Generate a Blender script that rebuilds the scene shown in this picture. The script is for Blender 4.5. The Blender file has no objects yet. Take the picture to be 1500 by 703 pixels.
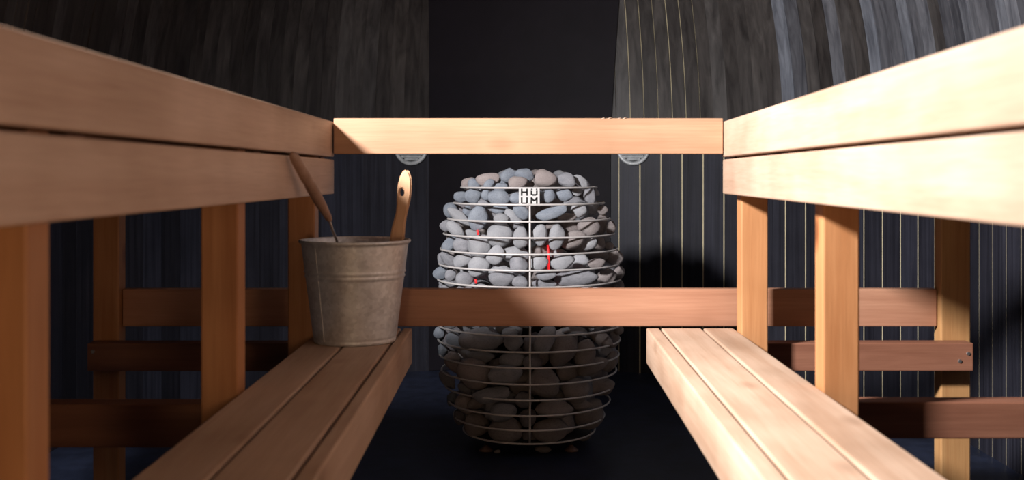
import bpy, bmesh, math, random
from mathutils import Vector, Matrix, noise
R_ = random.Random(7)
SC = bpy.context.scene
COL = SC.collection
F = 1600.0            # focal length in pixels of a 1500 px wide frame
VX, VY = 757.0, 257.0 # vanishing point of the level view
EYE = 0.84            # eye height over the floor

# ------------------------------------------------------------------ camera
cd = bpy.data.cameras.new('camera'); cam = bpy.data.objects.new('camera', cd); COL.objects.link(cam)
cam.location = (0, 0, EYE); cam.rotation_euler = (math.pi/2, 0, 0)
cd.sensor_width = 36; cd.lens = F/1500*36
cd.shift_x = (750-VX)/1500; cd.shift_y = -(351.5-VY)/1500
cd.clip_start = 0.02; cd.clip_end = 50
cd.dof.use_dof = True; cd.dof.focus_distance = 3.1; cd.dof.aperture_fstop = 5.6
SC.camera = cam
# ------------------------------------------------------------------ world and lights
w = bpy.data.worlds.new('world'); SC.world = w; w.use_nodes = True
bg = w.node_tree.nodes['Background']; bg.inputs['Color'].default_value = (0.95, 0.93, 0.95, 1); bg.inputs['Strength'].default_value = 0.042
def area(name, loc, target, size, power, color, sy=None):
    l = bpy.data.lights.new(name, 'AREA'); l.size = size; l.energy = power; l.color = color; l.spread = math.radians(128)
    if sy: l.shape = 'RECTANGLE'; l.size_y = sy
    o = bpy.data.objects.new(name, l); COL.objects.link(o); o.location = loc
    o.rotation_euler = (Vector(target)-Vector(loc)).to_track_quat('-Z', 'Y').to_euler()
    return o
area('window_light', (-1.20, 1.0, EYE+0.80), (0.6, 1.98, 0.38), 0.20, 80, (1.0, 0.985, 0.985))
pl_ = bpy.data.lights.new('warm_lamp', 'POINT'); pl_.energy = 15; pl_.color = (1.0, 0.67, 0.38); pl_.shadow_soft_size = 0.07
po_ = bpy.data.objects.new('warm_lamp', pl_); COL.objects.link(po_); po_.location = (-0.20, -0.36, EYE-0.20)
SC.view_settings.view_transform = 'Standard'; SC.view_settings.look = 'None'
SC.view_settings.gamma = 1; SC.view_settings.use_curve_mapping = False
SC.view_settings.exposure = 0.0

# ------------------------------------------------------------------ helpers
def P(px, py, z):
    return Vector(((px-VX)*z/F, z, EYE+(VY-py)*z/F))
def link(name, me, mat=None, parent=None):
    o = bpy.data.objects.new(name, me); COL.objects.link(o)
    if mat and not me.materials: me.materials.append(mat)
    if parent: o.parent = parent
    return o
def bm_obj(name, bm, mat, parent=None, smooth=False):
    me = bpy.data.meshes.new(name); bm.to_mesh(me); bm.free()
    if smooth:
        for p in me.polygons: p.use_smooth = True
    return link(name, me, mat, parent)
def recenter(o):
    me = o.data; n = len(me.vertices)
    lo = [min(v.co[i] for v in me.vertices) for i in range(3)]; hi = [max(v.co[i] for v in me.vertices) for i in range(3)]
    c = Vector([(a+b)/2 for a, b in zip(lo, hi)])
    me.transform(Matrix.Translation(-c)); o.location = o.location + c
    return o
def empty(name, loc=(0, 0, 0)):
    o = bpy.data.objects.new(name, None); o.empty_display_size = 0.05; COL.objects.link(o); o.location = loc; return o
def tag(o, label=None, cat=None, group=None, kind=None):
    if label: o['label'] = label
    if cat: o['category'] = cat
    if group: o['group'] = group
    if kind: o['kind'] = kind
    return o
def child(o, parent):
    """parent o keeping its world place (parents here are unrotated)"""
    o.parent = parent; o.location = o.location - parent.location; return o
def hexa(name, c8, mat, parent=None, bev=0.002, segs=2):
    """board from 8 corners: bottom ring 4, top ring 4"""
    bm = bmesh.new(); v = [bm.verts.new(c) for c in c8]
    for f in ((3, 2, 1, 0), (4, 5, 6, 7), (0, 1, 5, 4), (1, 2, 6, 5), (2, 3, 7, 6), (3, 0, 4, 7)):
        bm.faces.new([v[i] for i in f])
    bmesh.ops.recalc_face_normals(bm, faces=bm.faces)
    if bev: bmesh.ops.bevel(bm, geom=bm.edges[:], offset=bev, segments=segs, profile=0.5, affect='EDGES')
    o = bm_obj(name, bm, mat); recenter(o)
    if parent: child(o, parent)
    return o
def box(name, x0, x1, y0, y1, h0, h1, mat, parent=None, bev=0.002):
    a, b = EYE+h0, EYE+h1
    return hexa(name, [(x0, y0, a), (x1, y0, a), (x1, y1, a), (x0, y1, a), (x0, y0, b), (x1, y0, b), (x1, y1, b), (x0, y1, b)], mat, parent, bev)
def board_y(name, xa, xb, ya, yb, h0, h1, mat, parent=None, bev=0.002):
    """board along Y; xa=(x0,x1) at ya, xb=(x0,x1) at yb"""
    a, b = EYE+h0, EYE+h1
    return hexa(name, [(xa[0], ya, a), (xa[1], ya, a), (xb[1], yb, a), (xb[0], yb, a), (xa[0], ya, b), (xa[1], ya, b), (xb[1], yb, b), (xb[0], yb, b)], mat, parent, bev)
def tube(name, pts, r, mat, parent=None, closed=False, n=8, caps=True, radii=None):
    bm = bmesh.new(); rings = []
    m = len(pts); pts = [Vector(p) for p in pts]
    ref = None
    for i, p in enumerate(pts):
        a = pts[(i-1) % m] if (closed or i > 0) else p
        b = pts[(i+1) % m] if (closed or i < m-1) else p
        t = (b-a).normalized()
        if ref is None: ref = Vector((0, 0, 1)) if abs(t.z) < 0.9 else Vector((1, 0, 0))
        u = (ref - t*ref.dot(t)).normalized(); v = t.cross(u); ref = u
        rr = radii[i] if radii else r
        rings.append([bm.verts.new(p+(u*math.cos(2*math.pi*k/n)+v*math.sin(2*math.pi*k/n))*rr) for k in range(n)])
    for i in range(m if closed else m-1):
        A, B = rings[i], rings[(i+1) % m]
        for k in range(n): bm.faces.new((A[k], A[(k+1) % n], B[(k+1) % n], B[k]))
    if not closed and caps:
        bm.faces.new(rings[0][::-1]); bm.faces.new(rings[-1])
    bmesh.ops.recalc_face_normals(bm, faces=bm.faces)
    o = bm_obj(name, bm, mat, smooth=True); recenter(o)
    if parent: child(o, parent)
    return o
def lathe(name, prof, centre, mat, parent=None, n=48):
    bm = bmesh.new(); rows = []
    for r, z in prof:
        if r < 1e-6: rows.append([bm.verts.new((0, 0, z))])
        else: rows.append([bm.verts.new((r*math.cos(2*math.pi*k/n), r*math.sin(2*math.pi*k/n), z)) for k in range(n)])
    for A, B in zip(rows, rows[1:]):
        for k in range(n):
            k2 = (k+1) % n
            if len(A) == 1 and len(B) == 1: continue
            if len(A) == 1: bm.faces.new((A[0], B[k], B[k2]))
            elif len(B) == 1: bm.faces.new((A[k], A[k2], B[0]))
            else: bm.faces.new((A[k], A[k2], B[k2], B[k]))
    bmesh.ops.recalc_face_normals(bm, faces=bm.faces)
    o = bm_obj(name, bm, mat, smooth=True); o.location = centre
    if parent: child(o, parent)
    return o

# ------------------------------------------------------------------ materials
def base(name):
    m = bpy.data.materials.new(name); m.use_nodes = True; nt = m.node_tree
    return m, nt, nt.nodes, nt.links, nt.nodes['Principled BSDF']
def N(nt, typ, **kw):
    n = nt.nodes.new(typ)
    for k, v in kw.items():
        if hasattr(n, k): setattr(n, k, v)
        else: n.inputs[k].default_value = v
    return n
def mixc(nt, a, b, fac, mode='MIX'):
    n = nt.nodes.new('ShaderNodeMix'); n.data_type = 'RGBA'; n.blend_type = mode
    L = nt.links
    for s, v in ((0, fac), (6, a), (7, b)):
        if hasattr(v, 'links') or isinstance(v, bpy.types.NodeSocket): L.new(v, n.inputs[s])
        else: n.inputs[s].default_value = v if s == 0 else (*v, 1)
    return n.outputs[2]
def ramp(nt, sock, stops):
    n = nt.nodes.new('ShaderNodeValToRGB'); nt.links.new(sock, n.inputs[0]); e = n.color_ramp.elements
    while len(e) < len(stops): e.new(0.5)
    for q, (p, c) in zip(e, stops): q.position = p; q.color = (*c, 1) if len(c) == 3 else c
    return n.outputs[0]
def wood(name, light, dark, axis, rough=0.55, knots=0.5, spec=0.35, var=0.25, gscale=1.0, bump=0.15):
    m, nt, nd, L, b = base(name)
    tc = N(nt, 'ShaderNodeTexCoord'); oi = N(nt, 'ShaderNodeObjectInfo')
    add = N(nt, 'ShaderNodeVectorMath', operation='ADD'); sc = N(nt, 'ShaderNodeVectorMath', operation='SCALE'); sc.inputs[0].default_value = (7.3, 5.1, 9.7)
    L.new(oi.outputs['Random'], sc.inputs['Scale']); L.new(tc.outputs['Object'], add.inputs[0]); L.new(sc.outputs[0], add.inputs[1])
    s = [22*gscale]*3; s['xyz'.index(axis)] = 1.3*gscale
    mp = N(nt, 'ShaderNodeMapping'); mp.inputs['Scale'].default_value = s; L.new(add.outputs[0], mp.inputs[0])
    n1 = N(nt, 'ShaderNodeTexNoise', Scale=1.0, Detail=5.0, Roughness=0.6, Distortion=0.7); L.new(mp.outputs[0], n1.inputs['Vector'])
    s2 = [260*gscale]*3; s2['xyz'.index(axis)] = 9*gscale
    mp2 = N(nt, 'ShaderNodeMapping'); mp2.inputs['Scale'].default_value = s2; L.new(add.outputs[0], mp2.inputs[0])
    n2 = N(nt, 'ShaderNodeTexNoise', Scale=1.0, Detail=3.0, Roughness=0.6); L.new(mp2.outputs[0], n2.inputs['Vector'])
    c = ramp(nt, n1.outputs[0], [(0.32, dark), (0.5, tuple((x+y)/2 for x, y in zip(light, dark))), (0.68, light)])
    g = ramp(nt, n2.outputs[0], [(0.3, (0.80, 0.76, 0.72)), (0.6, (1, 1, 1))])
    c = mixc(nt, c, g, 0.45, 'MULTIPLY')
    # broad blotches
    n3 = N(nt, 'ShaderNodeTexNoise', Scale=5.0, Detail=2.0); L.new(add.outputs[0], n3.inputs['Vector'])
    c = mixc(nt, c, ramp(nt, n3.outputs[0], [(0.35, (0.84, 0.80, 0.76)), (0.62, (1.06, 1.05, 1.04))]), 0.8, 'MULTIPLY')
    if knots:
        s4 = [9.0]*3; s4['xyz'.index(axis)] = 4.2
        mp4 = N(nt, 'ShaderNodeMapping'); mp4.inputs['Scale'].default_value = s4; L.new(add.outputs[0], mp4.inputs[0])
        v = N(nt, 'ShaderNodeTexVoronoi', feature='F1', Scale=1.0); L.new(mp4.outputs[0], v.inputs['Vector'])
        k = ramp(nt, v.outputs['Distance'], [(0.05, (0.30, 0.19, 0.13)), (0.10, (0.62, 0.50, 0.42)), (0.17, (1, 1, 1))])
        c = mixc(nt, c, k, knots, 'MULTIPLY')
    vr = ramp(nt, oi.outputs['Random'], [(0, (1-var, 1-var*1.05, 1-var*1.1)), (1, (1, 1, 1))])
    c = mixc(nt, c, vr, 1.0, 'MULTIPLY')
    L.new(c, b.inputs['Base Color']); b.inputs['Roughness'].default_value = rough; b.inputs['Specular IOR Level'].default_value = spec
    bp = N(nt, 'ShaderNodeBump', Strength=bump, Distance=0.0015); L.new(n2.outputs[0], bp.inputs['Height']); L.new(bp.outputs[0], b.inputs['Normal'])
    return m
ALD_L, ALD_D = (0.61, 0.44, 0.335), (0.50, 0.33, 0.235)
M = {}
for ax in 'xy': M['alder_'+ax] = wood('alder_'+ax, ALD_L, ALD_D, ax, rough=0.5, knots=0.25, var=0.08)
M['bench'] = wood('bench_boards', (0.62, 0.45, 0.34), (0.48, 0.31, 0.215), 'y', rough=0.55, knots=0.3, var=0.14)
M['cedar_z'] = wood('cedar_z', (0.57, 0.28, 0.125), (0.43, 0.18, 0.07), 'z', rough=0.5, knots=0.85, var=0.18)
M['pine_z'] = wood('pine_z', (0.55, 0.32, 0.14), (0.40, 0.20, 0.08), 'z', rough=0.5, knots=0.7, var=0.1)
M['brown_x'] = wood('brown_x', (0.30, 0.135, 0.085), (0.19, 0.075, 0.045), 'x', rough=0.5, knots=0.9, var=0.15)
M['guard_x'] = wood('guard_x', (0.50, 0.30, 0.185), (0.40, 0.22, 0.13), 'x', rough=0.5, knots=0.3, var=0.0)
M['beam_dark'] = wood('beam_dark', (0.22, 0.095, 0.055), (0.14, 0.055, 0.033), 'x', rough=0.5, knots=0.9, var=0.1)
M['rail_x'] = wood('rail_x', (0.50, 0.26, 0.165), (0.38, 0.18, 0.11), 'x', rough=0.5, knots=0.4, var=0.05)
def stain(name, c_dark, c_light, rough, streak, gs=1.0, coat=0.0):
    m, nt, nd, L, b = base(name)
    tc = N(nt, 'ShaderNodeTexCoord'); oi = N(nt, 'ShaderNodeObjectInfo')
    sc = N(nt, 'ShaderNodeVectorMath', operation='SCALE'); sc.inputs[0].default_value = (17.3, 9.1, 5.7); L.new(oi.outputs['Random'], sc.inputs['Scale'])
    add = N(nt, 'ShaderNodeVectorMath', operation='ADD'); L.new(tc.outputs['Object'], add.inputs[0]); L.new(sc.outputs[0], add.inputs[1])
    mp = N(nt, 'ShaderNodeMapping'); mp.inputs['Scale'].default_value = (70*gs, 70*gs, 1.6); L.new(add.outputs[0], mp.inputs[0])
    n1 = N(nt, 'ShaderNodeTexNoise', Scale=1.0, Detail=4.0, Roughness=0.6, Distortion=0.6); L.new(mp.outputs[0], n1.inputs['Vector'])
    n2 = N(nt, 'ShaderNodeTexNoise', Scale=7.0, Detail=4.0, Roughness=0.6); L.new(add.outputs[0], n2.inputs['Vector'])
    c = ramp(nt, n1.outputs[0], [(0.3, c_dark), (0.72, c_light)])
    c = mixc(nt, c, ramp(nt, n2.outputs[0], [(0.3, (0.55, 0.55, 0.58)), (0.7, (1.25, 1.25, 1.25))]), streak, 'MULTIPLY')
    c = mixc(nt, c, ramp(nt, oi.outputs['Random'], [(0, (0.6, 0.57, 0.57)), (0.6, (0.95, 0.92, 0.91)), (1, (1.3, 1.34, 1.4))]), 0.9, 'MULTIPLY')
    L.new(c, b.inputs['Base Color'])
    rr = N(nt, 'ShaderNodeMapRange'); rr.inputs['To Min'].default_value = rough-0.1; rr.inputs['To Max'].default_value = rough+0.14
    L.new(n1.outputs[0], rr.inputs[0]); L.new(rr.outputs[0], b.inputs['Roughness'])
    b.inputs['Specular IOR Level'].default_value = 0.35
    bp = N(nt, 'ShaderNodeBump', Strength=0.3, Distance=0.002); L.new(n1.outputs[0], bp.inputs['Height']); L.new(bp.outputs[0], b.inputs['Normal'])
    return m
M['slat_low'] = stain('slat_stained_navy', (0.020, 0.020, 0.029), (0.046, 0.047, 0.066), 0.48, 0.5)
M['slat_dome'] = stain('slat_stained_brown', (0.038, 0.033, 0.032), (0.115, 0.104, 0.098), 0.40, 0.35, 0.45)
M['slat_lit'] = stain('slat_lit_side', (0.080, 0.083, 0.098), (0.25, 0.26, 0.29), 0.42, 0.35, 0.45)  # paler copy of the vault slat: light on the right side put into the colour
def plain(name, col, rough=0.5, metal=0.0, spec=0.5, mott=0.0, mscale=20, bump=0.0, col2=None, det=4):
    m, nt, nd, L, b = base(name)
    b.inputs['Roughness'].default_value = rough; b.inputs['Metallic'].default_value = metal; b.inputs['Specular IOR Level'].default_value = spec
    tc = N(nt, 'ShaderNodeTexCoord'); n1 = N(nt, 'ShaderNodeTexNoise', Scale=mscale, Detail=det, Roughness=0.65); L.new(tc.outputs['Object'], n1.inputs['Vector'])
    c2 = col2 or tuple(x*(1-mott) for x in col)
    L.new(ramp(nt, n1.outputs[0], [(0.35, c2), (0.65, col)]), b.inputs['Base Color'])
    if bump:
        bp = N(nt, 'ShaderNodeBump', Strength=bump, Distance=0.002); L.new(n1.outputs[0], bp.inputs['Height']); L.new(bp.outputs[0], b.inputs['Normal'])
    return m
M['raw'] = plain('raw_tongue_wood', (0.88, 0.76, 0.50), 0.7, mott=0.2)
M['panel'] = plain('heat_shield_black', (0.012, 0.009, 0.014), 0.6, spec=0.2, mott=0.25, mscale=9)
M['floor'] = plain('floor_paint', (0.034, 0.044, 0.085), 0.42, mott=0.45, mscale=14, bump=0.1)
M['wire'] = plain('wire_grey', (0.74, 0.69, 0.67), 0.42, 0.1, mott=0.15, mscale=60)
M['plate'] = plain('plate_grey', (0.78, 0.76, 0.75), 0.4, 0.0, mott=0.08)
M['ink'] = plain('letter_black', (0.012, 0.011, 0.012), 0.5)
M['dark_steel'] = plain('dark_steel', (0.03, 0.027, 0.028), 0.5, 0.5)
M['steel'] = plain('steel', (0.5, 0.47, 0.45), 0.3, 0.9)
M['vent'] = plain('vent_zinc', (0.80, 0.83, 0.86), 0.4, 0.15, mott=0.3, mscale=40)
M['foot'] = plain('foot_pad_brown', (0.17, 0.10, 0.08), 0.6)
def zinc():
    m, nt, nd, L, b = base('galvanised_zinc')
    tc = N(nt, 'ShaderNodeTexCoord')
    v = N(nt, 'ShaderNodeTexVoronoi', Scale=150.0); L.new(tc.outputs['Object'], v.inputs['Vector'])
    n = N(nt, 'ShaderNodeTexNoise', Scale=22.0, Detail=6.0, Roughness=0.7); L.new(tc.outputs['Object'], n.inputs['Vector'])
    bw = N(nt, 'ShaderNodeSeparateColor'); L.new(v.outputs['Color'], bw.inputs[0])
    c = ramp(nt, bw.outputs[0], [(0, (0.60, 0.61, 0.63)), (1, (0.75, 0.76, 0.78))])
    c = mixc(nt, c, ramp(nt, n.outputs[0], [(0.3, (0.74, 0.71, 0.69)), (0.65, (1.05, 1.05, 1.05))]), 0.9, 'MULTIPLY')
    L.new(c, b.inputs['Base Color']); b.inputs['Metallic'].default_value = 0.5
    rr = N(nt, 'ShaderNodeMapRange'); rr.inputs['To Min'].default_value = 0.30; rr.inputs['To Max'].default_value = 0.6
    L.new(n.outputs[0], rr.inputs[0]); L.new(rr.outputs[0], b.inputs['Roughness'])
    return m
M['zinc'] = zinc()
M['handle'] = wood('ladle_handle', (0.38, 0.25, 0.19), (0.28, 0.17, 0.12), 'z', knots=0, rough=0.45, var=0)
M['scoop'] = wood('scoop_wood', (0.66, 0.42, 0.26), (0.52, 0.29, 0.16), 'z', knots=0, rough=0.5, var=0)
def stone(name, c1, c2, c3):
    m, nt, nd, L, b = base(name)
    tc = N(nt, 'ShaderNodeTexCoord'); oi = N(nt, 'ShaderNodeObjectInfo')
    sc = N(nt, 'ShaderNodeVectorMath', operation='SCALE'); sc.inputs[0].default_value = (17.3, 9.1, 5.7); L.new(oi.outputs['Random'], sc.inputs['Scale'])
    add = N(nt, 'ShaderNodeVectorMath', operation='ADD'); L.new(tc.outputs['Object'], add.inputs[0]); L.new(sc.outputs[0], add.inputs[1])
    n1 = N(nt, 'ShaderNodeTexNoise', Scale=1.3, Detail=3.0); L.new(add.outputs[0], n1.inputs['Vector'])
    n2 = N(nt, 'ShaderNodeTexNoise', Scale=9.0, Detail=6.0, Roughness=0.85); L.new(add.outputs[0], n2.inputs['Vector'])
    c = ramp(nt, n1.outputs[0], [(0.3, c1), (0.7, c2)])
    c = mixc(nt, c, ramp(nt, n2.outputs[0], [(0.38, c3), (0.48, (1, 1, 1)), (0.58, (1, 1, 1)), (0.66, (1.25, 1.25, 1.25))]), 0.95, 'MULTIPLY')
    c = mixc(nt, c, ramp(nt, oi.outputs['Random'], [(0, (0.85, 0.85, 0.85)), (1, (1.08, 1.08, 1.08))]), 1.0, 'MULTIPLY')
    L.new(c, b.inputs['Base Color']); b.inputs['Roughness'].default_value = 0.75; b.inputs['Specular IOR Level'].default_value = 0.25
    bp = N(nt, 'ShaderNodeBump', Strength=0.6, Distance=0.05); L.new(n2.outputs[0], bp.inputs['Height']); L.new(bp.outputs[0], b.inputs['Normal'])
    return m
STONE = {'b': stone('stone_blue_grey', (0.38, 0.42, 0.50), (0.50, 0.54, 0.61), (0.62, 0.64, 0.68)),
         'w': stone('stone_pale_grey', (0.55, 0.55, 0.59), (0.66, 0.66, 0.69), (0.82, 0.82, 0.84)),
         'g': stone('stone_grey', (0.42, 0.42, 0.46), (0.56, 0.55, 0.59), (0.7, 0.7, 0.72)),
         'p': stone('stone_pinkish', (0.55, 0.46, 0.45), (0.64, 0.55, 0.53), (0.74, 0.70, 0.70)),
         't': stone('stone_brown_grey', (0.38, 0.325, 0.32), (0.50, 0.44, 0.43), (0.7, 0.68, 0.66)),
         'd': stone('stone_dark_grey', (0.27, 0.25, 0.27), (0.37, 0.34, 0.37), (0.7, 0.68, 0.66))}
def glow():
    m, nt, nd, L, b = base('glowing_element')
    b.inputs['Base Color'].default_value = (0.3, 0.02, 0.02, 1); b.inputs['Emission Color'].default_value = (1.0, 0.03, 0.035, 1); b.inputs['Emission Strength'].default_value = 0.9
    return m
M['glow'] = glow()

# ------------------------------------------------------------------ the room: a round-ended stave hut
WR, WZ = 1.418, 3.332      # radius of the round end and its centre (depth)
Y0 = -0.6                  # the boarding goes on a little behind the viewer
HJ = 0.17                  # height (over the eye) where wall boarding ends and the vault begins
HB = 1.70                  # vault rise
def vault_r(h):
    t = max(0.0, (h-0.10)/HB)
    return WR*math.sqrt(max(0.0, 1-t*t))
def arc_xy(theta, r): return Vector((r*math.sin(theta), WZ+r*math.cos(theta)))
def strip(name, path, mat, parent, thick):
    """path: rows of (left xyz, right xyz, inward normal) up the strip"""
    bm = bmesh.new(); rows = []
    for a, b_, n in path:
        a, b_, n = Vector(a), Vector(b_), Vector(n)
        rows.append([bm.verts.new(a), bm.verts.new(b_), bm.verts.new(b_+n*thick), bm.verts.new(a+n*thick)])
    for A, B in zip(rows, rows[1:]):
        for k in range(4): bm.faces.new((A[k], A[(k+1) % 4], B[(k+1) % 4], B[k]))
    bm.faces.new(rows[0]); bm.faces.new(rows[-1][::-1])
    bmesh.ops.recalc_face_normals(bm, faces=bm.faces)
    bm.normal_update()
    for e in bm.edges:
        if e.calc_face_angle(0) > 0.6: e.smooth = False
    o = bm_obj(name, bm, mat, smooth=len(path) > 2); recenter(o); child(o, parent)
    return o
def shell(name, rows, mat):
    bm = bmesh.new(); g = [[bm.verts.new(p) for p in r] for r in rows]
    for A, B in zip(g, g[1:]):
        for k in range(len(A)-1): bm.faces.new((A[k], A[k+1], B[k+1], B[k]))
    o = bm_obj(name, bm, mat); o['kind'] = 'structure'; return o
BACK = 0.0015
arc = [math.radians(-90+180*i/72) for i in range(73)]
wb = shell('wall_back', [[(*arc_xy(t, WR+BACK), z) for t in arc] for z in (0.0, EYE+HJ+0.02)], M['raw'])
wl = shell('wall_left', [[(-WR-BACK, y, z) for y in (Y0, WZ)] for z in (0.0, EYE+HJ+0.02)], M['raw'])
wr = shell('wall_right', [[(WR+BACK, y, z) for y in (Y0, WZ)] for z in (0.0, EYE+HJ+0.02)], M['raw'])
hs = [HJ-0.01+(HB+0.098-HJ+0.01)*(1-(1-i/40)**1.6) for i in range(41)]
rows = []
for h in hs:
    r = vault_r(h)+0.005
    rows.append([(-r, Y0, EYE+h)]+[(*arc_xy(t, r), EYE+h) for t in arc]+[(r, Y0, EYE+h)])
ceil = shell('ceiling', rows, M['raw'])
fl = box('floor', -WR-0.03, WR+0.03, Y0, WZ+WR+0.03, -EYE-0.05, -EYE, M['floor'], bev=0); fl['kind'] = 'structure'
SW = 0.0929
th_first = 0.313             # first seam right of the heat shield
th = th_first - SW/WR*12
seams = []
t = th_first
while t < math.pi/2+SW/WR: seams.append(t); t += SW/WR
t = th_first-SW/WR
while t > -math.pi/2-SW/WR: seams.insert(0, t); t -= SW/WR
TH = 0.008
for a, b_ in zip(seams, seams[1:]):
    gap = 0.0064 if a > 0.2 else R_.choice([0.0005, 0.0005, 0.0008, 0.002])
    if abs(b_-th_first) < 1e-6: gap = 0.002
    ga = gap/2/WR; jit = R_.uniform(0, 0.0012)
    r = WR+TH-jit
    m_ = (a+b_)/2; n = Vector((-math.sin(m_), -math.cos(m_), 0))
    A, B = arc_xy(a+ga, r), arc_xy(b_-ga, r)
    strip('slat', [((*A, z), (*B, z), n) for z in (0.0, EYE+HJ)], M['slat_low'], wb, TH)
for s, wobj, y in ((-1, wl, WZ-(-seams[0]-math.pi/2)*WR), (1, wr, WZ-(seams[-1]-math.pi/2)*WR)):
    while y-SW > Y0:
        gap = 0.0075 if s > 0 else R_.choice([0.0008, 0.0012, 0.003])
        x = s*(WR+TH-R_.uniform(0, 0.0012))
        strip('slat', [((x, y-SW+gap/2, z), (x, y-gap/2, z), (-s, 0, 0)) for z in (0.0, EYE+HJ)], M['slat_low'], wobj, TH)
        y -= SW
# vault boards: narrower, slightly uneven, each bent to the curve and tapering to the top
nb = 72; hv = [HJ-0.005+(HB+0.07-HJ)*(1-(1-i/26)**1.5) for i in range(27)]
for i in range(nb):
    a = -math.pi/2+math.pi*i/nb; b_ = a+math.pi/nb
    bright = 43 <= i <= 49
    g = {43: 0.0040, 44: 0.0056, 45: 0.0030, 46: 0.0040, 47: 0.0056, 48: 0.0030, 49: 0.0036}[i] if bright else (0.0022 if False else R_.choice([-0.0012, -0.0008, 0.0006 if i > 40 else -0.001]))
    tilt = 0 if bright else R_.uniform(-0.0035, 0.0035); jit = R_.uniform(0, 0.002)
    path = []
    for h in hv:
        r = vault_r(h)+0.008-jit
        if r < 0.05: r = 0.05
        ga = g/2/max(r, 0.3)
        dr = (vault_r(h+0.01)-vault_r(h-0.01))/0.02
        m_ = (a+b_)/2; n = Vector((-math.sin(m_), -math.cos(m_), dr)).normalized()
        A, B = arc_xy(a+ga, r+tilt), arc_xy(b_-ga, r-tilt)
        path.append(((*A, EYE+h), (*B, EYE+h), n))
    litp = (abs((a+b_)/2)-0.62)/0.85  # chance of the light-painted slat, growing away from the middle
    strip('slat', path, M['slat_lit' if a > 0 and R_.random() < litp else 'slat_dome'], ceil, 0.008)
bwid = WR*math.pi/nb; y = WZ
while y-bwid > Y0:
    for s in (-1, 1):
        tilt = R_.uniform(-0.003, 0.003); jit = R_.uniform(0, 0.002); path = []
        for h in hv:
            r = vault_r(h)+0.008-jit
            dr = (vault_r(h+0.01)-vault_r(h-0.01))/0.02
            path.append(((s*(r+tilt), y-bwid+0.0004, EYE+h), (s*(r-tilt), y-0.0004, EYE+h), Vector((-s, 0, dr)).normalized()))
        strip('slat', path, M['slat_lit' if s > 0 else 'slat_dome'], ceil, 0.008)  # right run gets the slat with the light painted in
    y -= bwid

# heat shield behind the heater, following the wall
bm = bmesh.new(); rows = []
for h in [-EYE+0.002]+[HJ-0.03+0.06*i for i in range(0, 18)]:
    up = max(0, h-0.1); xl, xr = -0.377+0.01*up, 0.399+0.045*up
    r = min(WR, vault_r(h))-0.009
    front = [];
    for k in range(13):
        x = xl+(xr-xl)*k/12; front.append((x, WZ+math.sqrt(max(0.01, r*r-x*x))-0.001, EYE+h))
    row = [bm.verts.new(p) for p in front]+[bm.verts.new((p[0], p[1]+0.005, p[2])) for p in reversed(front)]
    rows.append(row)
n_ = len(rows[0])
for A, B in zip(rows, rows[1:]):
    for k in range(n_): bm.faces.new((A[k], A[(k+1) % n_], B[(k+1) % n_], B[k]))
bm.faces.new(rows[0]); bm.faces.new(rows[-1][::-1]); bmesh.ops.recalc_face_normals(bm, faces=bm.faces)
bm.normal_update()
for e in bm.edges:
    if e.calc_face_angle(0) > 0.6: e.smooth = False
hsld = bm_obj('heat_shield', bm, M['panel'], smooth=True); recenter(hsld)
tag(hsld, 'wide plain black panel covering the wall behind the stone heater', 'panel')

# round louvred vents on the wall, half hidden by the guard rail
def vent(px, label):
    X = None
    z = 4.65
    for _ in range(8):
        X = (px-VX)*z/F; z = WZ+math.sqrt((WR-0.004)**2-X*X)
    c = Vector((X, z, EYE+(VY-217)*z/F)); ang = math.atan2(X, z-WZ)
    root = empty('round_vent', c); root.rotation_euler = (0, 0, -ang)
    tag(root, label, 'vent', 'round metal vents on the wall')
    def sub(name, bm, smooth=True):
        o = bm_obj(name, bm, M['vent'], root, smooth); return o
    r = 0.0735
    bm = bmesh.new(); prof = [(r, 0.001), (r, -0.006), (r-0.003, -0.010), (r-0.009, -0.010), (r-0.016, -0.005), (r-0.018, 0.001)]; rr = []
    for rad, y in prof: rr.append([bm.verts.new((rad*math.cos(2*math.pi*k/48), y, rad*math.sin(2*math.pi*k/48))) for k in range(48)])
    for A, B in zip(rr, rr[1:]+rr[:1]):
        for k in range(48): bm.faces.new((A[k], A[(k+1) % 48], B[(k+1) % 48], B[k]))
    bmesh.ops.recalc_face_normals(bm, faces=bm.faces); sub('rim', bm)
    for k in range(9):
        zz = -0.048+0.012*k; hw = math.sqrt(max(0, (r-0.017)**2-zz*zz))
        if hw < 0.01: continue
        bm = bmesh.new(); s = [(-hw, -0.002, zz+0.005), (hw, -0.002, zz+0.005), (hw, -0.009, zz-0.005), (-hw, -0.009, zz-0.005)]
        v = [bm.verts.new(p) for p in s]+[bm.verts.new((p[0], p[1]+0.0012, p[2]+0.001)) for p in s]
        for f in ((0, 1, 2, 3), (7, 6, 5, 4), (0, 4, 5, 1), (1, 5, 6, 2), (2, 6, 7, 3), (3, 7, 4, 0)): bm.faces.new([v[i] for i in f])
        bmesh.ops.recalc_face_normals(bm, faces=bm.faces); sub('louvre', bm, False)
    return root
vent(602, 'round louvred metal vent left of the black panel, half hidden by the top rail')
vent(928, 'round louvred metal vent right of the black panel, half hidden by the top rail')

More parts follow.
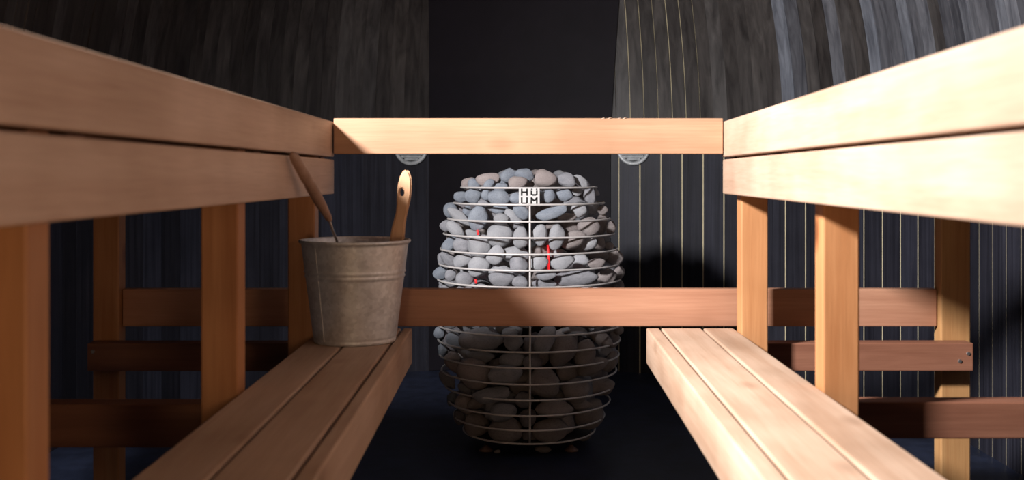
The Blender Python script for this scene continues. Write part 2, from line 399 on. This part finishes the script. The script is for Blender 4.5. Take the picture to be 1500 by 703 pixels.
# ------------------------------------------------------------------ benches
YN, YF = -0.35, 2.29
def upper_bench(side, label):
    root = empty('upper_bench', (side*0.62, 1.0, 0)); tag(root, label, 'bench', 'upper benches')
    # x of the aisle face at the near and far end
    if side > 0: xn, xf = 0.338, 0.430
    else: xn, xf = -0.384, -0.383
    def X(y): return xn+(xf-xn)*(y-YN)/(YF-YN)
    T = 0.026*side
    for h0, h1 in ((0.0385, 0.1125), (-0.0385, 0.0335)):
        a = sorted((xn, xn+T)); b = sorted((xf+(0.002 if h0 < 0 else 0), xf+T))
        board_y('fascia_board', a, b, YN, YF+(-0.012 if h0 < 0 and side < 0 else 0), h0, h1, M['alder_y'], root, 0.0025)
    for k in range(9):
        o0 = 0.030+0.088*k
        a = sorted((xn+side*o0+side*0.0, xn+side*(o0+0.082))); b = sorted((xf+side*o0, xf+side*(o0+0.082)))
        board_y('seat_slat', a, b, YN, YF, 0.084, 0.110, M['bench'], root, 0.002)
    for y in (0.30, 0.95, 1.66, 2.24):
        a, b = sorted((X(y)+T+0.001*side, side*1.10))
        box('cross_bearer', a, b, y+0.046, y+0.090, 0.025, 0.083, M['brown_x'], root)
    for y in ((0.92, 1.63, 2.225) if side > 0 else (0.917, 1.61, 2.222)):
        x0 = 0.457 if side > 0 else -0.411
        a, b = sorted((x0, x0+side*0.055))
        box('post', a, b, y, y+0.045, -EYE, 0.078, M['cedar_z'], root, 0.003)
    a, b = (0.899, 0.962) if side > 0 else (-0.899, -0.843)
    for y in (0.50, 2.315):
        box('post', a, b, y, y+0.04, -EYE, 0.078, M['pine_z'] if side > 0 else M['cedar_z'], root, 0.003)
    return root
ubl = upper_bench(-1, 'upper left wooden bench with two-board front edge in shade, on orange posts')
ubr = upper_bench(1, 'upper right wooden bench with bright two-board front edge, on orange posts')

def screw(x, y, h, parent):
    bm = bmesh.new(); bmesh.ops.create_cone(bm, cap_ends=True, segments=12, radius1=0.0045, radius2=0.0035, depth=0.002, matrix=Matrix.Rotation(math.pi/2, 4, 'X'))
    o = bm_obj('screw', bm, M['steel'], smooth=False); o.location = Vector((x, y-0.0008, EYE+h)) - parent.matrix_basis.translation - parent.parent.location
    o.parent = parent
    return o
def lower_bench(side, label):
    root = empty('lower_bench', (side*0.32, 1.0, 0)); tag(root, label, 'bench', 'lower benches')
    top = -0.320
    # (x0,x1) of each board at the far end and at depth 1.15
    if side > 0:
        B = [((0.2716, 0.2985), (0.258, 0.285), 0.074, 'fascia_board'), ((0.3025, 0.386), (0.289, 0.373), 0.028, 'seat_slat'), ((0.391, 0.454), (0.378, 0.454), 0.028, 'seat_slat')]
    else:
        B = [((-0.244+0.006, -0.2195), (-0.235, -0.213), 0.074, 'fascia_board'), ((-0.3255, -0.243), (-0.322, -0.240), 0.028, 'seat_slat'), ((-0.4065, -0.3305), (-0.4065, -0.327), 0.028, 'seat_slat')]
    for f, n, th_, nm in B:
        e = 0.5
        near = tuple(a+(b-a)*e*0+(b-a)*(YF-YN)/(YF-1.15)*1.0 for a, b in zip(f, n)) if False else tuple(a+(b-a)*(YF-YN)/(YF-1.15) for a, b in zip(f, n))
        board_y(nm, near, f, YN, YF, top-th_, top, M['bench'] if nm == 'seat_slat' else M['bench'], root, 0.003)
    xi = B[0][0][1]+0.002 if side > 0 else B[0][0][0]-0.002
    xo = 0.950 if side > 0 else -0.893
    a, b = sorted((xi, xo))
    bearers = []
    for y, hh in (((0.99, 0.056), (1.68, 0.056), (2.272, 0.058)) if side > 0 else ((0.99, 0.056), (1.665, 0.066), (2.270, 0.058))):
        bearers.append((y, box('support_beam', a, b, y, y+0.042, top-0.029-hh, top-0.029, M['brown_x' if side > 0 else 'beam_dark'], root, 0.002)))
    y, bo = bearers[-1]
    if side > 0:
        for px, py in ((1418.6, 518), (1406, 529)): screw((px-VX)*y/F, y, (VY-py)*y/F, bo)
    else:
        screw((136-VX)*y/F, y, (VY-515)*y/F, bo)
    return root
lbl = lower_bench(-1, 'lower left wooden bench in shade that carries the metal bucket')
lbr = lower_bench(1, 'lower right bench of pale sunlit boards, empty')

gr = empty('guard_rail', (0.02, 2.25, EYE+0.08)); tag(gr, 'light wooden rail joining the two upper benches above the heater', 'rail')
box('rail_board', -0.3795, 0.4275, 2.262, 2.288, 0.0445, 0.1185, M['guard_x'], gr, 0.002)
# torn splinters on its top edge
for px in (884, 893, 908, 915):
    c = P(px, 174.2, 2.262); pts = [c+Vector((-0.006, 0.002, -0.001)), c+Vector((0, -0.001, 0.0015)), c+Vector((0.005, 0.001, 0.0002+R_.uniform(0, 0.002)))]
    tube('splinter', pts, 0.001, M['alder_x'], gr, n=5)
cr = empty('cross_rail', (0.02, 2.33, EYE-0.3)); tag(cr, 'brown wooden rail behind the lower bench ends, crossing in front of the heater', 'rail')
box('rail_board', -0.842, 0.897, 2.332, 2.36, -0.3225, -0.2425, M['rail_x'], cr, 0.002)

# ------------------------------------------------------------------ heater
SX, SY = 0.0385, 3.45
RW = 0.0031
# front (nearest) pixel row of every hoop and its half width in pixels
HOOP = [(275.5, 99.5), (300, 110.5), (324.9, 119), (348.7, 125), (373, 129.5), (396.8, 131.8), (421.4, 133.7), (445, 135), (469, 135),
        (492.6, 134.5), (516.5, 133.5), (539.6, 131.5), (563.8, 128), (586.9, 123.5), (609.6, 118.5), (631, 110.5), (650.5, 96.5)]
hoops = []
for yf, wpx in HOOP:
    r = wpx/F*SY*0.996; hoops.append((r, (VY-yf)*(SY-r)/F))
heater = empty('sauna_heater', (SX, SY, 0)); tag(heater, 'round wire basket heater of grey hoops between the benches', 'heater')
for r, h in hoops:
    pts = [(SX+r*math.cos(a), SY+r*math.sin(a), EYE+h) for a in [2*math.pi*k/72 for k in range(72)]]
    tube('hoop', pts, RW, M['wire'], heater, closed=True, n=8)
for ang in (-90, 30, 150):
    a = math.radians(ang); pts = []
    for r, h in hoops: pts.append((SX+(r-0.0045)*math.cos(a), SY+(r-0.0045)*math.sin(a), EYE+h))
    tube('upright_bar', pts, 0.0032, M['wire'], heater)
rb, hb = hoops[-1]
lathe('base_plate', [(0, -0.004), (rb-0.012, -0.004), (rb-0.010, 0), (rb-0.012, 0.004), (0, 0.004)], (SX, SY, EYE+hb), M['dark_steel'], heater)
for px, py in ((712, 0), (837, 0)):
    z = 3.335; x = (px-VX)*z/F
    ft = tube('foot', [(x, z, 0.010), (x, z, EYE+hb)], 0.004, M['dark_steel'], heater)
    pad = lathe('foot_pad', [(0, 0.0), (0.021, 0.0), (0.021, 0.004), (0.012, 0.010), (0.005, 0.018), (0, 0.018)], (x, z, 0.0), M['foot'], heater, 24)
    pad.parent = ft; pad.location = pad.location - ft.location
ft = tube('foot', [(SX, SY+0.14, 0.010), (SX, SY+0.14, EYE+hb)], 0.004, M['dark_steel'], heater)
lathe('heater_core', [(0, 0.03), (0.10, 0.03), (0.10, 0.60), (0.09, 0.61), (0, 0.61)], (SX, SY, EYE+hb), M['dark_steel'], heater, 32)
# glowing heating rods among the stones
for px, ya, yb, yy in ((803.5, 359, 396, 3.235), (700, 337, 344, 3.265), (697, 409, 415, 3.26), (813, 420, 425, 3.22)):
    tube('heating_element', [P(px-1, ya, yy), P(px, (ya+yb)/2, yy), P(px+0.5, yb, yy)], 0.0034, M['glow'], heater)
# name plate with letters
rp, hp = hoops[0]
yp = SY-rp-0.012
pl = P(760, 275, yp); pr = P(790.5, 300.5, yp)
plate = box('name_plate', pl.x, pr.x, yp-0.0035, yp, pr.z-EYE, pl.z-EYE, M['plate'], heater, 0.0006)
def letter(segs, cx, cz, s):
    bm = bmesh.new()
    for (x0, z0, x1, z1, wd) in segs:
        a, b = Vector((x0, 0, z0)), Vector((x1, 0, z1)); d = (b-a).normalized(); n = Vector((-d.z, 0, d.x))*wd/2; e = d*0
        q = [a-n, a+n, b+n, b-n]
        v = [bm.verts.new(Vector((cx, yp-0.0037, cz))+p*s) for p in q]+[bm.verts.new(Vector((cx, yp-0.0028, cz))+p*s) for p in q]
        for f in ((0, 1, 2, 3), (7, 6, 5, 4), (0, 4, 5, 1), (1, 5, 6, 2), (2, 6, 7, 3), (3, 7, 4, 0)): bm.faces.new([v[i] for i in f])
    bmesh.ops.recalc_face_normals(bm, faces=bm.faces)
    o = bm_obj('letter', bm, M['ink']); recenter(o); o.location = o.location-heater.location-plate.location; o.parent = plate
W_ = 0.24
H_ = [(-.38, -.5, -.38, .5, W_), (.38, -.5, .38, .5, W_), (-.38, 0, .38, 0, W_)]
U_ = [(-.38, -.32, -.38, .5, W_), (.38, -.32, .38, .5, W_), (-.27, -.38, .27, -.38, W_), (-.43, -.25, -.18, -.42, .18), (.43, -.25, .18, -.42, .18)]
UU = [(-.38, -.32, -.38, .22, W_), (.38, -.32, .38, .22, W_), (-.27, -.38, .27, -.38, W_), (-.43, -.25, -.18, -.42, .18), (.43, -.25, .18, -.42, .18), (-.46, .42, -.24, .42, .17), (.24, .42, .46, .42, .17)]
M__ = [(-.38, -.5, -.38, .5, W_), (.38, -.5, .38, .5, W_), (-.38, .40, 0, -.05, .25), (.38, .40, 0, -.05, .25)]
cx, cz = (pl.x+pr.x)/2, (pl.z+pr.z)/2; q = (pr.x-pl.x)
for segs, sx, sz in ((H_, -1, 1), (UU, 1, 1), (U_, -1, -1), (M__, 1, -1)):
    letter(segs, cx+sx*q*0.235, cz+sz*q*0.205, q*0.335)

# ------------------------------------------------------------------ stones (pixel place, size, tilt, tone, layer)
ST = [(686,269,22,17,30,'p',1),(695,270,19,18,40,'b',0),(692.5,287,25,20,5,'b',0),(675.5,288.5,16,20,80,'b',0),(660.5,307,20,22,0,'b',1),(672,318,38,16,-38,'w',0),
(685,310,14,16,0,'b',1),(701,319,36,28,75,'b',0),(655,331,17,19,60,'g',1),(668,336,30,17,-40,'w',0),(716,262.5,35,17,4,'p',0),(716.5,270,16,12,45,'b',0),
(745.5,257,24,19,15,'b',0),(768,257,26,20,-12,'b',0),(757.5,268,28,19,10,'p',0),(736,267,18,14,20,'b',1),(732,274,22,11,0,'b',1),(711.5,286,13,14,0,'b',0),
(732,289,32,22,-5,'b',0),(756,291,18,17,0,'b',0),(764,311,26,18,-50,'b',0),(732,306.5,24,13,5,'b',1),(710,298,20,10,0,'g',1),(735,320.5,22,17,0,'w',0),
(753,318,30,16,-35,'w',0),(773,308,20,20,0,'t',2),(733,344,37,36,0,'w',0),(757,331,24,14,-25,'g',1),(797.5,261.5,34,25,-8,'p',0),(831,264,27,20,-20,'g',0),
(774,271,16,12,0,'t',2),(851,265.5,24,12,-38,'w',0),(804,286,19,20,0,'b',0),(826,286,24,20,-15,'b',0),(790,288,18,16,0,'b',1),(846,281,15,13,0,'w',1),
(863,286,27,17,-72,'g',0),(872,281,16,9,-40,'w',1),(810,311.5,47,16,15,'b',0),(848,308,21,20,10,'w',0),(868,303,20,20,0,'g',1),(784,312,20,20,0,'t',2),
(829,319,28,14,5,'t',1),(791,343,31,21,88,'w',0),(815,348,37,22,80,'w',0),(832,332,32,25,0,'t',2),(863,331,32,27,0,'t',0),(882,327,30,17,85,'t',1),
(895,333,20,13,80,'t',1),(883,308,15,14,0,'t',1),(659,358,26,18,60,'b',0),(679,358,28,23,0,'g',0),(704,361,35,33,0,'w',0),(691,343,22,14,0,'w',2),
(648,378,19,14,80,'g',1),(657,380,25,17,-35,'g',0),(678,382,32,19,20,'w',0),(702,390,33,28,35,'w',0),(645,400,22,17,25,'b',0),(660,403,17,15,80,'g',0),
(681,408,25,22,0,'g',0),(697,404,24,11,0,'g',2),(656,415,24,10,-5,'g',1),(651,424,14,12,0,'g',0),(677,426,18,12,0,'g',0),(706,422,20,13,0,'g',0),
(727,373,30,22,45,'w',0),(763,348,29,21,88,'w',0),(756,373,39,24,-5,'w',1),(759,388,31,26,-70,'g',0),(733,387,26,10,5,'w',2),(735,398,35,17,0,'w',1),(734,408,37,22,-3,'g',0),(762,414,22,18,0,'g',0),
(792,366,24,16,0,'t',2),(841,352,36,26,28,'t',0),(791,384,25,22,10,'w',0),(824,384,34,22,12,'w',0),(815,371,28,15,0,'w',2),(852,384,27,24,-30,'w',1),
(801,403,30,13,2,'g',0),(797,416,33,12,0,'g',1),(844,407,60,24,3,'g',0),(864,358,22,16,35,'w',0),(877,356,20,19,-60,'t',1),(878,374,28,16,5,'t',1),(873,386,25,14,5,'t',0),
(900,377,25,21,20,'t',0),(889,404,28,22,15,'t',0),(908,399,18,16,80,'t',0),(906,418,19,16,80,'t',0),(863,425,30,11,2,'w',0),(891,421,26,14,10,'t',1),(892,360,15,13,0,'t',1),
(643.5,487,16,14,70,'b',0),(666,499,26,19,-50,'b',0),(705,497,60,33,0,'g',0),(648.5,512,19,14,80,'b',0),(664,530,33,22,-60,'p',0),(681,516,26,14,-45,'g',1),(702,522,40,15,-5,'g',2),
(694,547,47,38,-18,'p',0),(656,556,30,16,-50,'g',0),(681,573,26,15,-50,'g',1),(748,487,22,14,0,'g',1),(752,501,26,25,0,'g',0),(751,528,38,20,5,'g',1),(742,548,48,27,5,'g',0),
(722,578,54,20,8,'g',0),(799,497,40,24,62,'g',0),(781,505,34,26,80,'d',1),(824,514,46,36,62,'t',0),(830,545,32,27,10,'t',1),(798,561,46,40,-15,'t',0),(843,572,38,33,0,'t',0),
(842,485,34,12,0,'g',1),(856,516,38,30,75,'t',0),(881,497,34,20,-32,'t',0),(869,536,46,21,20,'t',0),(899,497,24,17,75,'t',0),(895,530,30,18,70,'t',0),(882,565,38,25,5,'t',0),(907,484,14,11,0,'t',1),
(681,592,28,22,-50,'p',0),(698,590,26,16,20,'t',1),(662,584,20,14,75,'b',0),(736,604,38,26,10,'g',0),(742,629,47,38,0,'t',0),(697,622,36,32,-30,'t',0),(673,612,20,15,-60,'d',0),(728,641,14,10,0,'g',2),
(812,600,50,28,0,'t',0),(808,630,48,32,3,'t',0),(864,606,44,40,50,'t',0),(847,592,32,16,0,'t',1),(769,585,26,22,0,'d',1),(774,612,24,24,0,'d',1),(777,638,22,20,0,'d',1),(780,530,26,20,0,'d',1),
(852,636,26,20,10,'t',1),(758,516,18,16,0,'d',2),
# the band hidden by the rail
(652,445,26,22,10,'g',0),(680,447,30,24,-10,'g',0),(712,448,34,24,5,'g',0),(746,446,32,24,0,'g',0),(782,447,34,26,10,'g',0),(818,447,34,24,-8,'g',0),(852,449,32,24,5,'t',0),(884,448,28,24,0,'t',0),(907,446,18,24,0,'t',0),
(661,470,26,20,10,'g',0),(690,470,26,16,-10,'g',0),(722,471,26,16,5,'g',0),(770,471,28,20,10,'g',0),(836,470,28,16,-8,'g',0),(868,471,26,18,5,'t',0),(894,470,24,20,0,'t',0),(646,466,18,20,0,'g',1)]
hp_list = sorted(hoops, key=lambda q: q[1])
def basket_r(h):
    if h <= hp_list[0][1]: return hp_list[0][0]
    for (r0, a), (r1, b) in zip(hp_list, hp_list[1:]):
        if a <= h <= b: return r0+(r1-r0)*(h-a)/(b-a)
    d = h-hp_list[-1][1]     # heap above the top hoop
    return max(0.02, hp_list[-1][0]-0.10*d-10*d*d)
S = []
for (px, py, wp, hp_, ang, tone, lay) in ST:
    th_ = min(wp, hp_)*0.90*3.3/F/2
    inset = 0.004+th_+lay*0.030
    best = None
    z = SY-0.5
    found = False; mind = 9; zm = SY
    while z < SY:
        x = (px-VX)*z/F-SX; h = (VY-py)*z/F; rr = math.hypot(x, z-SY); e = rr-(basket_r(h)-inset)
        if e <= 0: found = True; break
        if e < mind: mind = e; zm = z
        z += 0.004
    if not found: z = zm-0.015
    k = z/F*(1.12 if py < 430 else 1.15)
    S.append(dict(c=P(px, py, z), w=wp*k/2, h=hp_*k/2, t=th_, ang=ang, tone=tone, y0=z, px=px, py=py, lay=lay, vis=py < 426 or py > 479))
# ease the overlaps by pushing stones back along their sight lines only
for it in range(60):
    for i in range(len(S)):
        for j in range(i+1, len(S)):
            a, b = S[i], S[j]
            d = (a['c']-b['c']); dx = math.hypot(d.x, d.z)
            def ext(s, d):
                if dx < 1e-6: return s['h']
                u, v = d.x/dx, d.z/dx; c_, s_ = math.cos(math.radians(s['ang'])), math.sin(math.radians(s['ang']))
                p, q = (u*c_+v*s_)/s['w'], (-u*s_+v*c_)/s['h']; return 1/math.hypot(p, q)
            ov = dx/(ext(a, d)+ext(b, d))
            if ov >= 0.97: continue
            need = 0.80*(a['t']+b['t'])*math.sqrt(1-ov*ov)
            dy = a['c'].y-b['c'].y
            if abs(dy) >= need: continue
            m_ = (need-abs(dy))*0.5
            back = a if (dy > 0 if abs(dy) > 0.004 else (a['lay'], a['w']*a['h']) > (b['lay'], b['w']*b['h'])) else b
            z = back['c'].y+m_
            if z-back['y0'] > 0.10: continue
            back['c'] = back['c']*1.0; s_ = z/back['c'].y
            back['c'] = Vector((back['c'].x*s_, z, EYE+(back['c'].z-EYE)*s_))
# stone meshes
def stone_mesh(seed, sub=3):
    bm = bmesh.new(); bmesh.ops.create_icosphere(bm, subdivisions=sub, radius=1)
    rs = random.Random(seed); off = Vector((rs.uniform(-50, 50), rs.uniform(-50, 50), rs.uniform(-50, 50)))
    planes = []
    for _ in range(rs.randint(3, 6)):
        n = Vector((rs.gauss(0, 1), rs.gauss(0, 1), rs.gauss(0, 1))).normalized(); planes.append((n, rs.uniform(0.80, 0.93)))
    for v in bm.verts:
        p = v.co.normalized()
        r = 1.0+0.26*noise.noise(p*0.9+off)+0.07*noise.noise(p*2.3+off)
        q = p*r
        for n, d in planes:
            e = q.dot(n)-d
            if e > 0: q -= n*e*0.8
        v.co = q
    ext = [max(abs(v.co[i]) for v in bm.verts) for i in range(3)]
    for v in bm.verts: v.co = Vector([v.co[i]/ext[i] for i in range(3)])
    me = bpy.data.meshes.new('sauna_stone'); bm.to_mesh(me); bm.free()
    for p in me.polygons: p.use_smooth = True
    return me
protos = [stone_mesh(100+i) for i in range(14)]
SM = {}
def stone_obj(c, dims, ang, tone, yaw=0, seed=0):
    key = (seed % 14, tone)
    if key not in SM:
        me = protos[seed % 14].copy(); me.materials.clear(); me.materials.append(STONE[tone]); SM[key] = me
    o = bpy.data.objects.new('sauna_stone', SM[key]); COL.objects.link(o)
    o.location = c; o.scale = dims; o.rotation_euler = (0, -math.radians(ang), yaw)
    return o
TONE = {'b': 'blue-grey', 'w': 'pale grey', 'g': 'grey', 'p': 'pinkish grey', 't': 'brownish grey', 'd': 'dark grey'}
ORD = ['leftmost', 'second', 'third', 'fourth', 'fifth', 'sixth', 'seventh', 'eighth', 'ninth', 'tenth', 'eleventh', 'twelfth', 'thirteenth', 'fourteenth', 'fifteenth', 'sixteenth', 'seventeenth', 'eighteenth']
HN = ['top', 'second', 'third', 'fourth', 'fifth', 'sixth', 'seventh', 'eighth', 'ninth', 'tenth', 'eleventh', 'twelfth', 'thirteenth', 'fourteenth', 'fifteenth', 'sixteenth', 'lowest']
bands = {}
for i, s in enumerate(S):
    h = s['c'].z-EYE
    # band = hoops whose front line lies above the stone's centre in the picture
    k = sum(1 for (yf, w_) in HOOP if yf-(abs(s['px']-775)/135)**2*max(0, (yf-257)*0.07) < s['py'])
    bands.setdefault(k, []).append(s)
for k, L_ in bands.items():
    L_.sort(key=lambda s: s['px'])
    for j, s in enumerate(L_):
        if k == 0: where = 'heaped above the top hoop'
        elif k >= 17: where = 'under the lowest hoop'
        else: where = 'between the %s and %s hoops' % (HN[k-1], HN[k] if k < 17 else 'base')
        o_ = ORD[j] if j == 0 else ORD[j]+' from left'
        shape = 'long' if s['w'] > 1.6*s['h'] else ('round' if max(s['w'], s['h']) < 1.15*min(s['w'], s['h']) else 'oval')
        s['label'] = '%s %s stone %s, %s' % (TONE[s['tone']], shape, where, o_)
for i, s in enumerate(S):
    o = stone_obj(s['c'], (s['w'], s['t'], s['h']), s['ang'], s['tone'], 0, i*5+3)
    tag(o, s['label'], 'stone', 'stones in the heater basket')
# stones filling the core and the far side
core = [(s['c'], (s['w']+s['h']+s['t'])/3) for s in S]
rs = random.Random(11); added = 0
for att in range(60000):
    if added >= 135: break
    rad = 0.050-0.020*min(1, att/30000)+rs.uniform(-0.004, 0.004)
    h = rs.uniform(hp_list[0][1]+0.03, hp_list[-1][1]+0.015)
    R0 = basket_r(h)-rad*0.85-0.006
    if R0 < 0.02: continue
    a = rs.uniform(0, 2*math.pi); shellp = rs.random()
    rr = R0 if shellp < 0.5 else R0*math.sqrt(rs.uniform(0.25, 1))
    c = Vector((SX+rr*math.cos(a), SY+rr*math.sin(a), EYE+h))
    if c.y < SY-0.02 and rr > R0-0.035: continue
    if rr < 0.10+rad*0.85 and h < hb+0.62+rad*0.8: continue
    if any((c-q).length < (rad+r)*0.82 for q, r in core): continue
    core.append((c, rad)); added += 1
    o = stone_obj(c, (rad*rs.uniform(0.95, 1.25), rad*rs.uniform(0.8, 1.0), rad*rs.uniform(0.8, 1.0)), rs.uniform(-40, 40), rs.choice('ggtdw' if h > -0.35 else 'tdtg'), rs.uniform(0, 3), added)
    tag(o, 'grey stone packed behind the front stones of the heater basket', 'stone', 'stones packed at the back of the basket')
# fallen stones under the heater
z = 3.31; o = stone_obj(P(795.6, 656, z)*1.0, (0.026, 0.018, 0.010), 0, 't', 0.2, 4); o.location.z = 0.0105
tag(o, 'flat fallen stone lying on the floor under the heater', 'stone')
z = 3.30; o = stone_obj(P(729, 660, z), (0.011, 0.009, 0.006), 0, 't', 0.6, 5); o.location.z = 0.0065
tag(o, 'small stone chip on the floor beside the left heater foot', 'stone')

# ------------------------------------------------------------------ bucket, ladle, scoop
BX, BY = -0.313, 2.115; BZ = EYE-0.320; BH = 0.196; RB, RT = 0.0785, 0.1035
bucket = empty('bucket', (BX, BY, BZ)); tag(bucket, 'galvanised metal bucket with two raised bands, standing on the lower left bench', 'bucket')
def rad(t): return RB+(RT-RB)*t
prof = [(0, 0.004), (RB-0.003, 0.004), (RB-0.001, 0.0), (RB, 0.0015), (RB+0.0008, 0.006), (RB, 0.008)]
for i in range(1, 60):
    t_ = i/60; z_ = 0.008+(BH-0.014)*t_
    r = rad(z_/BH)
    for c0 in (0.655, 0.70): r += 0.0022*math.exp(-((t_-c0)/0.012)**2)
    r -= 0.0012*math.exp(-((t_-0.678)/0.008)**2)
    prof.append((r, z_))
inner = []
ro = RT
prof += [(ro, BH-0.006), (ro+0.003, BH-0.005), (ro+0.0042, BH-0.002), (ro+0.003, BH+0.0005), (ro, BH+0.0005), (ro-0.0012, BH-0.003)]
prof += [(rad(t_)-0.0014, BH*t_) for t_ in [0.95-0.05*i for i in range(18)]]+[(RB-0.002, 0.006), (0, 0.006)]
lathe('bucket_body', prof, (BX, BY, BZ), M['zinc'], bucket, 72)
a = math.radians(-128); pts = []
tube('seam', [(BX+(rad(t_)-0.0004)*math.cos(a), BY+(rad(t_)-0.0004)*math.sin(a), BZ+BH*t_) for t_ in [0.04+0.9*i/12 for i in range(13)]], 0.0012, M['zinc'], bucket, n=6)
bm = bmesh.new()  # small bail ears either side
for s in (-1, 1):
    c = Vector((BX, BY+s*(RT-0.002), BZ+BH-0.02))
    hexa('bail_ear', [c+Vector((dx, dy, dz)) for dz in (-0.014, 0.014) for dx, dy in ((-0.012, -0.0015), (0.012, -0.0015), (0.012, 0.0015), (-0.012, 0.0015))], M['zinc'], bucket, 0.001) if s > 0 else None
bm.free()
# ladle
A = P(429, 226, 1.80); B_ = P(483, 322, 1.975); Cc = P(491, 352, 2.030)
d = (B_-A).normalized()
ladle = empty('ladle', B_); tag(ladle, 'sauna ladle with brown turned wooden handle leaning out of the bucket', 'ladle')
n_ = 22; pts = []; rad_ = []
for i in range(n_+1):
    t_ = i/n_; pts.append(A-d*0.004+(B_-A+d*0.004)*t_)
    r = 0.0083+0.0016*math.sin(math.pi*min(1, t_*1.1))-0.0022*max(0, t_-0.75)/0.25
    if t_ < 0.08: r *= math.sqrt(max(0.08, 1-((0.08-t_)/0.085)**2))
    if abs(t_-0.42) < 0.03: r -= 0.0011
    if t_ > 0.96: r *= 0.8
    rad_.append(r)
tube('handle', pts, 0.01, M['handle'], ladle, n=20, radii=rad_)
D = B_+(Cc-B_)*1.0; e1 = Vector((BX-0.005, BY-0.012, BZ+0.055))
tube('shaft', [B_-d*0.01, B_+(Cc-B_)*0.5, Cc+Vector((0.002, 0.004, 0)), e1], 0.0026, M['steel'], ladle, n=10)
lathe('scoop_bowl', [(0, -0.02), (0.018, -0.016), (0.030, 0.0), (0.032, 0.008), (0.0305, 0.008), (0.028, 0.0), (0.016, -0.0145), (0, -0.018)], e1+Vector((0.028, 0.01, -0.006)), M['steel'], ladle, 24)
# wooden scoop/brush handle: flat paddle with a hole
zS = 2.135
out_ = [(595.5, 248), (599, 251), (601.8, 259), (602.6, 270), (602, 283), (600, 296), (597.3, 308), (595, 318), (593.2, 330), (592, 348), (588, 372), (580, 402),
        (560, 402), (568, 372), (571.5, 348), (573.5, 335), (577, 322), (580, 310), (581, 298), (581.2, 284), (582.3, 272), (585.5, 259), (590, 250.5)]
hole = [(588.7+3.5*math.cos(t_), 282+5.6*math.sin(t_)) for t_ in [2*math.pi*k/16 for k in range(16)]]
bm = bmesh.new(); TH_ = 0.013
def ring(pts): return [bm.verts.new(P(x, y, zS)) for x, y in pts]
vo, vh = ring(out_), ring(hole)
ed = [bm.edges.new((vo[i], vo[(i+1) % len(vo)])) for i in range(len(vo))]+[bm.edges.new((vh[i], vh[(i+1) % 16])) for i in range(16)]
bmesh.ops.triangle_fill(bm, edges=ed, use_beauty=True, use_dissolve=False)
# drop triangles that fill the hole
hc = P(588.7, 282, zS)
for f in [f for f in bm.faces if (f.calc_center_median()-hc).length < 0.004 and all(v in vh for v in f.verts)]: bm.faces.remove(f)
r_ = bmesh.ops.extrude_face_region(bm, geom=bm.faces[:])
for v in [g for g in r_['geom'] if isinstance(g, bmesh.types.BMVert)]: v.co.y += TH_
bmesh.ops.recalc_face_normals(bm, faces=bm.faces)
bmesh.ops.bevel(bm, geom=[e for e in bm.edges if len(e.link_faces) == 2 and e.calc_face_angle(0) > 1.0], offset=0.0028, segments=3, affect='EDGES')
scoop = empty('bath_brush', P(585, 360, zS)); tag(scoop, 'flat wooden brush handle with a hanging hole, standing up in the bucket', 'brush')
so = bm_obj('handle', bm, M['scoop'], smooth=False); recenter(so); child(so, scoop)
box('brush_head', BX+0.005, BX+0.066, zS-0.010, zS+0.026, -0.312, -0.192, M['scoop'], scoop, 0.006)
